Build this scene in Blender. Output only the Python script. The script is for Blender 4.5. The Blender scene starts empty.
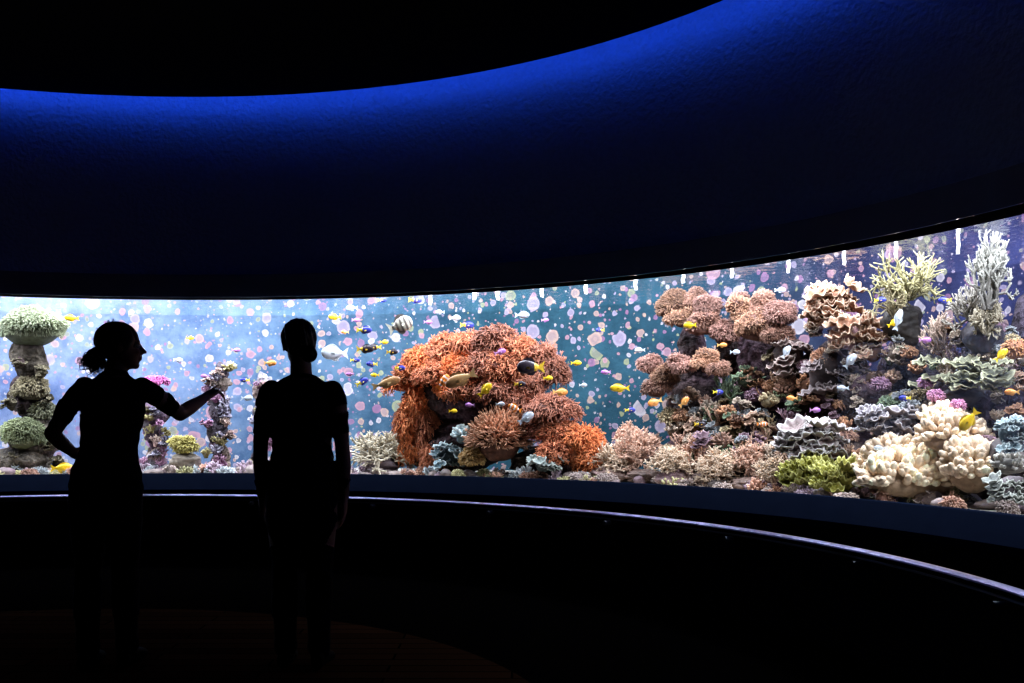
import bpy, bmesh, math, random
import numpy as np
from mathutils import Vector, Matrix
from mathutils.kdtree import KDTree

scene = bpy.context.scene
scene.view_settings.view_transform = 'Standard'
S = 0.85; CAM = 1.23; CX, CY = -3.5, 4.3
RS = np.random.RandomState(7)
rs0 = np.random.RandomState(5)
NK = rs0.normal(size=(24,3)); NP = rs0.uniform(0, 6.28, 24)
def nz(p, f=1.0):
    return np.sin(p @ (NK.T*f) + NP).sum(1)/5.0
def pol(t, R, z, ox=0.0):
    t = math.radians(t)
    return np.array([(CX+ox+R*math.sin(t))*S, (CY+R*math.cos(t))*S, CAM+z*S])
def P(x, y, R):
    """image pixel (x, y) cast as a camera ray onto the tank arc of radius R -> world position, metres per pixel"""
    k=(x-512)/1000.0; A=1+k*k; B=CY+CX*k
    D=(B+math.sqrt(B*B-A*(CX*CX+CY*CY-R*R)))/A
    return np.array([k*D*S, D*S, CAM+(416-y)/1000.0*D*S]), D*S/1000.0

# ---------------------------------------------------------------- mesh builder
class MB:
    def __init__(s): s.v=[]; s.q=[]; s.t=[]; s.c=[]; s.n=0
    def add(s, v, q=None, t=None, col=(0.5,0.5,0.5)):
        v=np.asarray(v,float).reshape(-1,3)
        c=np.asarray(col,float)
        if c.ndim==1: c=np.tile(c,(len(v),1))
        s.v.append(v); s.c.append(c)
        if q is not None and len(q): s.q.append(np.asarray(q,int)+s.n)
        if t is not None and len(t): s.t.append(np.asarray(t,int)+s.n)
        s.n+=len(v)
    def build(s, name, mat, smooth=True, parent=None):
        v=np.concatenate(s.v); c=np.concatenate(s.c)
        q=np.concatenate(s.q) if s.q else np.zeros((0,4),int)
        t=np.concatenate(s.t) if s.t else np.zeros((0,3),int)
        ctr=np.array([v[:,0].mean(), v[:,1].mean(), v[:,2].min()]) if parent is None else np.zeros(3)
        v=v-ctr
        me=bpy.data.meshes.new(name)
        me.vertices.add(len(v)); me.vertices.foreach_set('co', v.astype(np.float32).ravel())
        loops=np.concatenate([q.ravel(), t.ravel()]).astype(np.int32)
        me.loops.add(len(loops)); me.loops.foreach_set('vertex_index', loops)
        tot=np.concatenate([np.full(len(q),4),np.full(len(t),3)]).astype(np.int32)
        st=np.concatenate([[0],np.cumsum(tot)[:-1]]).astype(np.int32)
        me.polygons.add(len(tot)); me.polygons.foreach_set('loop_start', st)
        me.polygons.foreach_set('loop_total', tot)
        me.polygons.foreach_set('use_smooth', np.full(len(tot),smooth))
        me.update(calc_edges=True); me.validate()
        a=me.color_attributes.new('Col','FLOAT_COLOR','POINT')
        cc=np.ones((len(v),4),np.float32); cc[:,:3]=np.clip(c,0,1)
        a.data.foreach_set('color', cc.ravel())
        me.materials.append(mat)
        o=bpy.data.objects.new(name, me); o.location=ctr
        scene.collection.objects.link(o)
        if parent: o.parent=parent
        return o

def unit(a): return a/np.maximum(np.linalg.norm(a,axis=-1,keepdims=True),1e-9)
def randdir(n, rs=RS): return unit(rs.normal(size=(n,3)))

def cubesphere(n):
    g=np.tan(np.linspace(-math.pi/4,math.pi/4,n+1))
    V=[];Q=[];o=0
    a,b=np.meshgrid(g,g,indexing='ij'); one=np.ones_like(a)
    for ax,sg in ((0,1),(0,-1),(1,1),(1,-1),(2,1),(2,-1)):
        m=[None]*3; m[ax]=one*sg
        m[(ax+1)%3]=a; m[(ax+2)%3]=b*sg
        V.append(np.stack(m,-1).reshape(-1,3))
        i,j=np.meshgrid(np.arange(n),np.arange(n),indexing='ij')
        i=i.ravel();j=j.ravel();k=i*(n+1)+j
        Q.append(np.stack([k,k+n+1,k+n+2,k+1],-1)+o); o+=(n+1)**2
    V=unit(np.concatenate(V)); return V,np.concatenate(Q)
CS={}
def cs(n):
    if n not in CS: CS[n]=cubesphere(n)
    return CS[n]

def ell(mb,c,r,n=8,col=(.5,.5,.5),rot=None):
    v,q=cs(n); p=v*np.asarray(r,float)
    if rot is not None: p=p@np.array(rot.to_3x3()).T
    mb.add(p+np.asarray(c,float),q,col=col)

def vtubes(mb, base, d, L, r0, r1, bend=None, sides=5, segs=3, c0=(.3,.3,.3), c1=(.6,.6,.6), cap=True, wob=0.0):
    n=len(base)
    if n==0: return
    d=unit(d); L=np.broadcast_to(L,(n,)); r0=np.broadcast_to(r0,(n,)); r1=np.broadcast_to(r1,(n,))
    if bend is None: bend=np.zeros((n,3))
    ref=np.where(np.abs(d[:,2:3])<.9,np.array([[0,0,1.]]),np.array([[1.,0,0]]))
    u=unit(np.cross(d,ref)); w=np.cross(d,u)
    c0=np.broadcast_to(np.asarray(c0,float),(n,3)); c1=np.broadcast_to(np.asarray(c1,float),(n,3))
    ts=list(np.linspace(0,1,segs+1))
    rings=[];cols=[]
    ph=RS.uniform(0,6.28,n)
    for t in ts:
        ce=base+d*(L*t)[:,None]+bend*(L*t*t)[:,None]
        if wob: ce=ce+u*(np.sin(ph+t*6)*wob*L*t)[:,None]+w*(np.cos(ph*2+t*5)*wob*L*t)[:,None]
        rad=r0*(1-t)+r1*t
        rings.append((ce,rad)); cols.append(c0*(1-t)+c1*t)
    if cap:
        ce,rad=rings[-1]; tip=unit(d+2*bend)
        rings.append((ce+tip*(rad*.7)[:,None],rad*.65)); cols.append(c1)
        rings.append((ce+tip*(rad*1.0)[:,None],rad*.08)); cols.append(c1)
    k=len(rings); an=np.arange(sides)*2*math.pi/sides
    V=np.zeros((n,k,sides,3)); C=np.zeros((n,k,sides,3))
    for i,(ce,rad) in enumerate(rings):
        off=u[:,None,:]*np.cos(an)[None,:,None]+w[:,None,:]*np.sin(an)[None,:,None]
        V[:,i]=ce[:,None,:]+off*rad[:,None,None]; C[:,i]=cols[i][:,None,:]
    q=[]
    for i in range(k-1):
        for j in range(sides):
            j2=(j+1)%sides
            q.append([i*sides+j,(i+1)*sides+j,(i+1)*sides+j2,i*sides+j2])
    q=np.array(q); Q=(q[None]+(np.arange(n)*k*sides)[:,None,None]).reshape(-1,4)
    mb.add(V.reshape(-1,3),Q,col=C.reshape(-1,3))

def polytube(mb, pts, rad, sides=6, col=(.5,.5,.5)):
    pts=np.asarray(pts,float); k=len(pts); rad=np.broadcast_to(rad,(k,))
    tan=unit(np.gradient(pts,axis=0)); ref=np.array([0.13,.21,.97]); V=[]
    an=np.arange(sides)*2*math.pi/sides
    for i in range(k):
        u=unit(np.cross(tan[i],ref)); w=np.cross(tan[i],u)
        V.append(pts[i]+rad[i]*(np.outer(np.cos(an),u)+np.outer(np.sin(an),w)))
    q=[[i*sides+j,(i+1)*sides+j,(i+1)*sides+(j+1)%sides,i*sides+(j+1)%sides] for i in range(k-1) for j in range(sides)]
    mb.add(np.concatenate(V),q,col=col)

# ---------------------------------------------------------------- materials
def newmat(name):
    m=bpy.data.materials.new(name); m.use_nodes=True
    nt=m.node_tree; b=nt.nodes['Principled BSDF']; return m,nt,b
def N(nt,t,**kw):
    n=nt.nodes.new(t)
    for k,v in kw.items(): setattr(n,k,v)
    return n
def math_(nt,op,a,b=None,clamp=False):
    n=nt.nodes.new('ShaderNodeMath'); n.operation=op; n.use_clamp=clamp
    for i,x in enumerate((a,b)):
        if x is None: continue
        if hasattr(x,'is_output'): nt.links.new(x,n.inputs[i])
        else: n.inputs[i].default_value=x
    return n.outputs[0]
def mixc(nt,f,a,b,mode='MIX'):
    n=nt.nodes.new('ShaderNodeMix'); n.data_type='RGBA'; n.blend_type=mode
    for s,x in ((n.inputs[0],f),(n.inputs[6],a),(n.inputs[7],b)):
        if hasattr(x,'is_output'): nt.links.new(x,s)
        elif isinstance(x,(int,float)): s.default_value=x
        else: s.default_value=(*x,1)
    return n.outputs[2]
def bump(nt,b,h,strength=.3,dist=.01):
    n=N(nt,'ShaderNodeBump'); n.inputs['Strength'].default_value=strength; n.inputs['Distance'].default_value=dist
    nt.links.new(h,n.inputs['Height']); nt.links.new(n.outputs[0],b.inputs['Normal'])
def attr_mat(name, rough=.6, nscale=30, bs=.5, bd=.01, var=.6, spec=.3):
    m,nt,b=newmat(name)
    a=N(nt,'ShaderNodeAttribute',attribute_name='Col')
    tc=N(nt,'ShaderNodeTexCoord'); no=N(nt,'ShaderNodeTexNoise'); no.inputs['Scale'].default_value=nscale; no.inputs['Detail'].default_value=5
    nt.links.new(tc.outputs['Object'],no.inputs['Vector'])
    mr=N(nt,'ShaderNodeMapRange'); mr.inputs['From Min'].default_value=.3; mr.inputs['From Max'].default_value=.7
    mr.inputs['To Min'].default_value=1-var/2; mr.inputs['To Max'].default_value=1+var/2
    nt.links.new(no.outputs['Fac'],mr.inputs['Value'])
    hv=N(nt,'ShaderNodeHueSaturation'); nt.links.new(a.outputs['Color'],hv.inputs['Color']); nt.links.new(mr.outputs[0],hv.inputs['Value'])
    nt.links.new(hv.outputs[0],b.inputs['Base Color'])
    b.inputs['Roughness'].default_value=rough; b.inputs['Specular IOR Level'].default_value=spec
    if bs: bump(nt,b,no.outputs['Fac'],bs,bd)
    return m
def plain(name,col,rough=.5,metal=0,spec=.5,nscale=0,bs=.2,bd=.005):
    m,nt,b=newmat(name); b.inputs['Roughness'].default_value=rough; b.inputs['Metallic'].default_value=metal
    b.inputs['Specular IOR Level'].default_value=spec
    tc=N(nt,'ShaderNodeTexCoord'); no=N(nt,'ShaderNodeTexNoise'); no.inputs['Scale'].default_value=nscale or 8; no.inputs['Detail'].default_value=6
    nt.links.new(tc.outputs['Object'],no.inputs['Vector'])
    nt.links.new(mixc(nt,no.outputs['Fac'],[c*.8 for c in col],[min(1,c*1.2) for c in col]),b.inputs['Base Color'])
    if nscale: bump(nt,b,no.outputs['Fac'],bs,bd)
    return m
M_coral=attr_mat('coral_polyp',.65,25,.5,.01,.6)
M_rock=attr_mat('live_rock',.85,16,1.0,.08,1.4,.15)
M_fish=attr_mat('fish_skin',.35,60,.1,.002,.15,.5)
M_plaster=plain('plaster_blue_wall',(.28,.30,.34),.8,0,.08,26,.9,.035)
M_black=plain('matte_black_panel',(.003,.003,.004),.9,0,.02)
M_ceil=plain('ceiling_black',(.002,.002,.003),.95,0,.02)
M_fascia=plain('fascia_dark_metal',(.10,.105,.115),.6,0,.2)
M_soffit=plain('fascia_soffit_black',(.002,.002,.003),.9,0,0)
M_sill=plain('sill_painted_steel',(.0028,.0045,.011),.8,.0,.0)
M_rail=plain('rail_anodised_metal',(.42,.40,.70),.3,1,.5)
M_hair=plain('hair_dark',(.008,.006,.005),.55,0,.3,200,.4,.002)
M_white=plain('reflection_streak_white',(.95,.95,.92),.5)  # white for the modelled lamp reflections under the water surface
M_sand=plain('coral_sand',(.42,.39,.34),.9,0,.2,50,.5,.01)
M_floor_black=plain('floor_black',(.0018,.0015,.0015),.95,0,0,90,.3,.004)  # near-black floor colour around the brown wood disc

m,nt,b=newmat('floor_dark_wood'); M_floor=m
tc=N(nt,'ShaderNodeTexCoord'); br=N(nt,'ShaderNodeTexBrick'); br.inputs['Scale'].default_value=1.0
br.inputs['Brick Width'].default_value=1.2; br.inputs['Row Height'].default_value=.12; br.inputs['Mortar Size'].default_value=.006
br.inputs['Color1'].default_value=(.042,.018,.008,1); br.inputs['Color2'].default_value=(.024,.010,.0045,1); br.inputs['Mortar'].default_value=(.001,.0008,.0006,1)
nt.links.new(tc.outputs['Object'],br.inputs['Vector']); nt.links.new(br.outputs['Color'],b.inputs['Base Color']); b.inputs['Roughness'].default_value=.9
b.inputs['Specular IOR Level'].default_value=0

def seethru(name,rough,tint,gl,ripple=0):
    m=bpy.data.materials.new(name); m.use_nodes=True; nt=m.node_tree; nt.nodes.clear()
    o=N(nt,'ShaderNodeOutputMaterial'); t=N(nt,'ShaderNodeBsdfTransparent'); g=N(nt,'ShaderNodeBsdfGlossy'); mx=N(nt,'ShaderNodeMixShader')
    t.inputs[0].default_value=(*tint,1); g.inputs['Roughness'].default_value=rough
    if ripple:
        mx.inputs[0].default_value=gl
        tc=N(nt,'ShaderNodeTexCoord'); no=N(nt,'ShaderNodeTexNoise'); no.inputs['Scale'].default_value=ripple; nt.links.new(tc.outputs['Object'],no.inputs['Vector'])
        bp=N(nt,'ShaderNodeBump'); bp.inputs['Strength'].default_value=.6; bp.inputs['Distance'].default_value=.05
        nt.links.new(no.outputs['Fac'],bp.inputs['Height']); nt.links.new(bp.outputs[0],g.inputs['Normal'])
    else:
        fr=N(nt,'ShaderNodeFresnel'); fr.inputs[0].default_value=1.3
        nt.links.new(math_(nt,'MULTIPLY',fr.outputs[0],gl),mx.inputs[0])
    nt.links.new(t.outputs[0],mx.inputs[1]); nt.links.new(g.outputs[0],mx.inputs[2]); nt.links.new(mx.outputs[0],o.inputs[0])
    return m
M_glass=seethru('acrylic_pane',.02,(.97,.98,1),.5)
M_water=seethru('water_surface',.05,(.9,.95,1),.35,7)

# back wall of tank : blue painted concrete with crusts of coralline algae
m,nt,b=newmat('tank_backdrop_algae'); M_back=m
tc=N(nt,'ShaderNodeTexCoord'); co=tc.outputs['Object']
sx=N(nt,'ShaderNodeSeparateXYZ'); nt.links.new(co,sx.inputs[0])
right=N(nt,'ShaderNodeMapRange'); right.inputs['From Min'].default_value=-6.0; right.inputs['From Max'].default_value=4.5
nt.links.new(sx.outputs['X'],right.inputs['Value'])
no=N(nt,'ShaderNodeTexNoise'); no.inputs['Scale'].default_value=2.2; no.inputs['Detail'].default_value=8; no.inputs['Roughness'].default_value=.7
nt.links.new(co,no.inputs['Vector'])
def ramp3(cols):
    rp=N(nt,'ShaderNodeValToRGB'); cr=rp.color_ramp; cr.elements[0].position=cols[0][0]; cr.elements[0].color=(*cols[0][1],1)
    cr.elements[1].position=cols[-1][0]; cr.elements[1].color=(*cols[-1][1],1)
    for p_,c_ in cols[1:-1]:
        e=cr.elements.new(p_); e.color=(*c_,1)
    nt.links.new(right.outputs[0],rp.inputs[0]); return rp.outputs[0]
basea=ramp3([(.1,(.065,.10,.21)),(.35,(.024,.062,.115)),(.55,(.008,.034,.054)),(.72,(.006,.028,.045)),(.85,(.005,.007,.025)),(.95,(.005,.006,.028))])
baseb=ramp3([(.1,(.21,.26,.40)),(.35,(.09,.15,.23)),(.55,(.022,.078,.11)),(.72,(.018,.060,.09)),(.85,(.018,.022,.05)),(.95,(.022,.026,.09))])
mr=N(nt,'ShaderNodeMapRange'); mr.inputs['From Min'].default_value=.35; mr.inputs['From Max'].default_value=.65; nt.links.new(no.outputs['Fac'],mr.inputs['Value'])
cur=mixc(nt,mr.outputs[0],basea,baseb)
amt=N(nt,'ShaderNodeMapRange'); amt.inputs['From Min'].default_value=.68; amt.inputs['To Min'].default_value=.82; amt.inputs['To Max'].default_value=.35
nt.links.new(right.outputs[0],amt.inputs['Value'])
for sc,rmin,rmax,off in ((20,-.06,.34,9),(12,-.08,.40,5),(7.0,-.10,.42,0),(8.5,-.12,.40,17),(4.6,-.22,.40,23)):
    mp=N(nt,'ShaderNodeMapping'); mp.inputs['Location'].default_value=(off,off*.7,off*1.3); nt.links.new(co,mp.inputs['Vector'])
    dn=N(nt,'ShaderNodeTexNoise'); dn.inputs['Scale'].default_value=14; nt.links.new(mp.outputs[0],dn.inputs['Vector'])
    vm=N(nt,'ShaderNodeVectorMath'); vm.operation='SCALE'; vm.inputs['Scale'].default_value=.04; nt.links.new(dn.outputs['Color'],vm.inputs[0])
    va=N(nt,'ShaderNodeVectorMath'); nt.links.new(mp.outputs[0],va.inputs[0]); nt.links.new(vm.outputs[0],va.inputs[1])
    vo=N(nt,'ShaderNodeTexVoronoi'); vo.inputs['Scale'].default_value=sc; nt.links.new(va.outputs[0],vo.inputs['Vector'])
    sp=N(nt,'ShaderNodeSeparateColor'); nt.links.new(vo.outputs['Color'],sp.inputs[0])
    thr=math_(nt,'ADD',math_(nt,'MULTIPLY',sp.outputs[0],rmax-rmin),rmin)
    df=math_(nt,'SUBTRACT',thr,vo.outputs['Distance'])
    mk=math_(nt,'MULTIPLY',df,26.0,True)
    inner=math_(nt,'MULTIPLY',df,6.0,True)
    rp=N(nt,'ShaderNodeValToRGB'); cr=rp.color_ramp; cr.interpolation='CONSTANT'
    cr.elements[0].position=0; cr.elements[0].color=(.36,.29,.38,1)
    cr.elements[1].position=.22; cr.elements[1].color=(.42,.21,.24,1)
    for p_,c_ in ((.42,(.52,.46,.47,1)),(.58,(.28,.29,.14,1)),(.70,(.26,.11,.20,1)),(.80,(.46,.29,.22,1))):
        e=cr.elements.new(p_); e.color=c_
    nt.links.new(sp.outputs[1],rp.inputs[0])
    spot=mixc(nt,inner,rp.outputs[0],mixc(nt,.5,rp.outputs[0],(.09,.08,.13)))
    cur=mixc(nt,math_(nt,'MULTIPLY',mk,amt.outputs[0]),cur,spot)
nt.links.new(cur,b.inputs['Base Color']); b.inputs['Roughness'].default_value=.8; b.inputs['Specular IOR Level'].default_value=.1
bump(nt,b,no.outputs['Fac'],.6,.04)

# ---------------------------------------------------------------- room shell (surfaces of revolution)
def revolve(name, prof, t0, t1, mat, n=None, smooth=True, close=False, ox=0.0):
    n=n or max(8,int((t1-t0)/1.5)); V=[];Q=[]; k=len(prof)
    for i in range(n+1):
        t=t0+(t1-t0)*i/n
        for (R,z) in prof: V.append(pol(t,R,z,ox))
    kk=k if close else k-1
    for i in range(n):
        for j in range(kk):
            j2=(j+1)%k
            Q.append([i*k+j,i*k+j2,(i+1)*k+j2,(i+1)*k+j])
    me=bpy.data.meshes.new(name); me.from_pydata([tuple(v) for v in V],[],Q); me.materials.append(mat)
    o=bpy.data.objects.new(name,me); scene.collection.objects.link(o)
    me.validate(); me.update()
    if smooth:
        for p in me.polygons: p.use_smooth=True
        try: me.set_sharp_from_angle(angle=math.radians(25))
        except Exception: pass
    return o
T0,T1=-42,90; FZ=-CAM/S
revolve('floor',[(0.001,FZ),(9.6,FZ)],0,360,M_floor_black)
revolve('floor_wood_disc',[(0.001,FZ+.003),(3.2,FZ+.003)],0,360,M_floor,ox=.6)
revolve('wall_front_lower',[(6.95,FZ),(6.95,-.86)],T0,T1,M_black)
revolve('trim_1_sill',[(6.94,-.88),(6.94,-.825),(7.18,-.66),(7.30,-.66),(7.30,-.88)],T0,T1,M_sill,close=True)
revolve('trim_2_fascia',[(7.02,1.345),(7.02,1.60),(7.30,1.60)],T0,T1,M_fascia)
revolve('trim_3_soffit',[(7.30,1.345),(7.022,1.345)],T0,T1,M_soffit)
revolve('wall_front_upper',[(7.20,1.60),(7.215,3.60),(7.22,4.2)],T0,T1,M_plaster)
revolve('wall_back',[(7.20,FZ),(7.20,1.6),(7.215,3.60),(7.22,4.2)],T1,360+T0,M_black)
OX=-.08
revolve('ceiling',[(0.001,3.57),(6.89,3.57),(6.91,3.59),(6.91,3.72),(0.001,3.72)],0,360,M_ceil,n=180,ox=OX)
revolve('ceiling_plenum',[(0.001,4.2),(7.22,4.2)],0,360,M_ceil,n=120)
revolve('window_1_acrylic_pane',[(7.22,-.66),(7.22,1.36)],T0,T1,M_glass)
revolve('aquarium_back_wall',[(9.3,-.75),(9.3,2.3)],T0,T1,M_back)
revolve('aquarium_sand_bed',[(7.24,-.70),(9.29,-.70)],T0+.1,T1-.1,M_sand)
revolve('aquarium_lid',[(7.31,2.3),(9.3,2.3)],T0,T1,M_black)
revolve('water_surface',[(7.24,1.375),(9.29,1.375)],T0+.1,T1-.1,M_water)
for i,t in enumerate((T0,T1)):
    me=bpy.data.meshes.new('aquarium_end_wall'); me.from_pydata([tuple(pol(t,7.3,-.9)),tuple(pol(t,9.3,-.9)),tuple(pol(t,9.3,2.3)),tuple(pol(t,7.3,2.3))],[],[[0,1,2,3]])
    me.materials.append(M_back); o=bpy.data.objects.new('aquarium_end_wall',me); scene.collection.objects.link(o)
m,nt,b=newmat('led_blue'); b.inputs['Base Color'].default_value=(0,0,0,1)
b.inputs['Emission Color'].default_value=(.012,.085,1,1); b.inputs['Emission Strength'].default_value=13
revolve('cove_light_strip',[(6.935,3.60),(6.922,3.68)],-75,112,m,n=160,ox=OX)
# handrail on dark barrier
revolve('handrail',[(5.78,-.80),(5.80,-.79),(5.83,-.79),(5.85,-.80),(5.85,-.81),(5.78,-.81)],-60,100,M_rail,n=160,close=True)
revolve('handrail_lower_bar',[(5.775,-.845),(5.775,-.835),(5.79,-.835),(5.79,-.845)],-60,100,M_fascia,n=160,close=True)
revolve('barrier_panel',[(5.80,FZ),(5.80,-.815),(5.84,-.815),(5.84,FZ)],-60,100,M_black,n=120)
mb=MB()
for t in range(-56,100,13):
    c=pol(t,5.72,-.87); vtubes(mb,np.array([c]),np.array([pol(t,5.9,-.87)-c]),.06*S,.016,.016,sides=10,c0=(.03,.03,.05),c1=(.03,.03,.05))
mb.build('handrail_brackets',M_fish)

# ---------------------------------------------------------------- tank lights
def area(name,loc,target,sx_,sy_,e_,col):
    L=bpy.data.lights.new(name,'AREA'); L.shape='RECTANGLE'; L.size=sx_; L.size_y=sy_; L.energy=e_; L.color=col
    o=bpy.data.objects.new(name,L); o.location=Vector(loc); d=Vector(target)-Vector(loc)
    o.rotation_euler=d.to_track_quat('-Z','Y').to_euler(); scene.collection.objects.link(o)
t=T0+6
while t<T1:
    f=1.2 if t<8 else (1.0 if t<45 else 1.1)
    area('aquarium_lamp',pol(t,7.55,1.95),pol(t,8.3,-.6),1.1,.35,106*f,(.93,.95,1))
    area('aquarium_lamp',pol(t+6,8.4,2.1),pol(t+6,8.2,-.6),1.1,.35,31*f,(.84,.89,1))
    t+=12

# ---------------------------------------------------------------- coral generators (c = centre, w,h metres)
def rock(mb,c,w,h,d=None,col=(.16,.12,.13),n=16,amp=.22,seed=0):
    d=d or w*.8; v,q=cs(n); s=np.array([seed*3.1,seed*1.7,seed*.9])
    f=1+amp*nz(v+s,1.3)+amp*.35*nz(v+s,4.5)+(.05*nz(v+s,9.0) if n>12 else 0)
    p=v*np.array([w/2,d/2,h/2])*f[:,None]
    k=np.clip(.5+.6*nz(p*7+s,1.0),0,1)[:,None]; k2=np.clip(nz(p*5+s+9,1.3)-.25,0,1)[:,None]
    cc=np.array(col)*(.5+.9*k); cc=cc*(1-.7*k2)+np.array([.17,.10,.13])*k2*.7
    mb.add(p+c,q,col=cc)
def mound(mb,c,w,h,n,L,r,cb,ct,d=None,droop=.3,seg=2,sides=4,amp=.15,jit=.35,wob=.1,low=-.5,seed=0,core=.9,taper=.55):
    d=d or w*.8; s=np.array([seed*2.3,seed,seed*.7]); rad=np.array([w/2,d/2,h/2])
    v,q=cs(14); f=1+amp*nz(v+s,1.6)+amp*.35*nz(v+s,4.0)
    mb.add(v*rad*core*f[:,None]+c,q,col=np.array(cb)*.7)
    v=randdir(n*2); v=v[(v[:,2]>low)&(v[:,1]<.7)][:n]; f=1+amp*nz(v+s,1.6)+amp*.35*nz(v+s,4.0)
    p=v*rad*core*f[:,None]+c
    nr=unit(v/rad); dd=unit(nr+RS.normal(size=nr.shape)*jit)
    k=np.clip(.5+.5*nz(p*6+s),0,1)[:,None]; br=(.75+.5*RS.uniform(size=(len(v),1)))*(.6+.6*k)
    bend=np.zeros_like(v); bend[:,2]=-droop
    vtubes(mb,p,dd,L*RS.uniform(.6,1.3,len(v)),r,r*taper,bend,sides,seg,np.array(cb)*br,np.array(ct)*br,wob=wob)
def knobs(mb,c,w,h,n,L,r,cb,ct,d=None,seed=0,low=-.2,amp=.15):
    mound(mb,c,w,h,n,L,r,cb,ct,d=d,droop=-.2,seg=3,sides=8,amp=amp,jit=.25,wob=.12,low=low,seed=seed,core=.85,taper=.85)
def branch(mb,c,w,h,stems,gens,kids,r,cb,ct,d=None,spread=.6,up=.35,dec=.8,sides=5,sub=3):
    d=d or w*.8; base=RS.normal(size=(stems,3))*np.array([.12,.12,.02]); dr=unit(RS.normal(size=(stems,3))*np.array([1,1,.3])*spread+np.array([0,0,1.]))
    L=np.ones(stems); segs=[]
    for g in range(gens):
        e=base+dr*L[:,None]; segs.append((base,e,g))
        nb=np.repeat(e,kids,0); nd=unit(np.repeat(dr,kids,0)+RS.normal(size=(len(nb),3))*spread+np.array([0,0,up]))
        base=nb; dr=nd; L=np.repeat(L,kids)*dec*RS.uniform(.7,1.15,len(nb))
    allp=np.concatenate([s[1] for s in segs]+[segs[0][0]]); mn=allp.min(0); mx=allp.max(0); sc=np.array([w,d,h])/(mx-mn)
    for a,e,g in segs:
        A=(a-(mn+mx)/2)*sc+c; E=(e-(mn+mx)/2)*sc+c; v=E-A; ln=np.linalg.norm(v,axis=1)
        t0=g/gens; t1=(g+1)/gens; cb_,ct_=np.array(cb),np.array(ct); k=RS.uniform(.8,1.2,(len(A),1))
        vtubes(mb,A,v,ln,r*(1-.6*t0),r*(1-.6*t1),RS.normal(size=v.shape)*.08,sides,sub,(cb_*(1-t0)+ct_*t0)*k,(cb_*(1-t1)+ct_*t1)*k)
def plate(mb,c,R,cup=.3,ruf=.12,k=7,tilt=(0,0),cb=(.3,.2,.15),rim=(.8,.7,.6),asp=.8,ph=0,nr=12,nt_=56):
    r=np.linspace(.04,1,nr); th=np.arange(nt_)*2*math.pi/nt_
    rr,tt=np.meshgrid(r,th,indexing='ij')
    edge=1+.12*np.sin(3*tt+ph)+.07*np.sin(k*tt+ph*2)
    x=rr*np.cos(tt)*edge*R; y=rr*np.sin(tt)*edge*R*asp
    z=cup*R*rr**1.6+ruf*R*rr**2*np.sin(k*tt+ph)+.04*R*np.sin(2.3*k*tt+ph)*rr**2
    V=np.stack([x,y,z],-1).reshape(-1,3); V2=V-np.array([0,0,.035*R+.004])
    Rm=Matrix.Rotation(tilt[0],3,'X')@Matrix.Rotation(tilt[1],3,'Y'); Rm=np.array(Rm)
    t=(rr.reshape(-1,1))**6; col=np.array(cb)*(1-t)+np.array(rim)*t
    col=col*(.8+.3*np.sin(rr.reshape(-1,1)*22)*.5)
    q=[]; o=nr*nt_
    for i in range(nr-1):
        for j in range(nt_):
            j2=(j+1)%nt_; a=[i*nt_+j,(i+1)*nt_+j,(i+1)*nt_+j2,i*nt_+j2]; q.append(a); q.append([z_+o for z_ in a[::-1]])
    for j in range(nt_):
        j2=(j+1)%nt_; a=(nr-1)*nt_; q.append([a+j,a+j+o,a+j2+o,a+j2])
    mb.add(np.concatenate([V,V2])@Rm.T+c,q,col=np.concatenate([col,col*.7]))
def whorl(mb,c,w,h,n,cb,rim,seed=0,cup=.45,ruf=.14,d=None,sz=1.0):
    rs=np.random.RandomState(seed); d=d or w
    rock(mb,c,w*.55,h*.8,col=np.array(cb)*.5,n=8,seed=seed,d=d*.4)
    for i in range(n):
        a=rs.uniform(-1,1); b_=rs.uniform(-1,1)
        p=c+np.array([a*w*.36,-rs.uniform(0,.35)*d,b_*h*.38])
        plate(mb,p,w*rs.uniform(.14,.26)*sz,cup*rs.uniform(.5,1.4),ruf,rs.randint(5,10),(rs.uniform(.1,.7),a*.6),cb,rim,ph=rs.uniform(0,6),nr=10,nt_=44)
C=np.array
def G(name,parts,mat=M_coral):
    mb=MB()
    for fn,x,y,w,h,R,kw in parts:
        c,m_=P(x,y,R); kw=dict(kw)
        for key in ('L','r','d'):
            if key in kw: kw[key]=kw[key]*m_
        fn(mb,c,w*m_,h*m_,**kw)
    return mb.build(name,mat)
green=dict(cb=(.13,.15,.08),ct=(.33,.36,.23))
pinkb=dict(cb=(.13,.055,.04),ct=(.46,.25,.18))
# left pillar
G('live_rock_stack',[(rock,x,y,w,h,R,dict(seed=i,col=cc)) for i,(x,y,w,h,R,cc) in enumerate([
 (30,362,36,44,8.2,(.08,.065,.05)),(24,400,44,50,8.2,(.07,.055,.045)),(34,440,54,60,8.2,(.10,.08,.065)),(20,464,60,40,8.15,(.12,.10,.08)),(45,420,30,40,8.2,(.10,.09,.065))])]+[(whorl,x,y,w,w*.8,7.98,dict(n=6,cb=(.12,.10,.06),rim=(.32,.28,.19),seed=int(x+y))) for x,y,w in [(20,362,18),(40,372,18),(52,445,22),(10,405,18),(48,398,16),(12,462,22),(58,464,20)]],M_rock)
G('green_toadstool_coral',[(mound,34,329,68,40,8.15,dict(n=3800,L=3,r=.7,low=-.35,seed=3,amp=.14,**green)),
 (mound,30,388,34,26,8.1,dict(n=900,L=3,r=.8,seed=4,cb=(.10,.08,.05),ct=(.26,.22,.13))),
 (mound,24,434,48,34,8.0,dict(n=1500,L=3,r=.7,seed=5,cb=(.12,.13,.06),ct=(.30,.34,.18))),
 (mound,44,412,28,20,8.1,dict(n=600,L=3,r=.8,seed=6,cb=(.12,.12,.08),ct=(.28,.28,.17)))])
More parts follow.
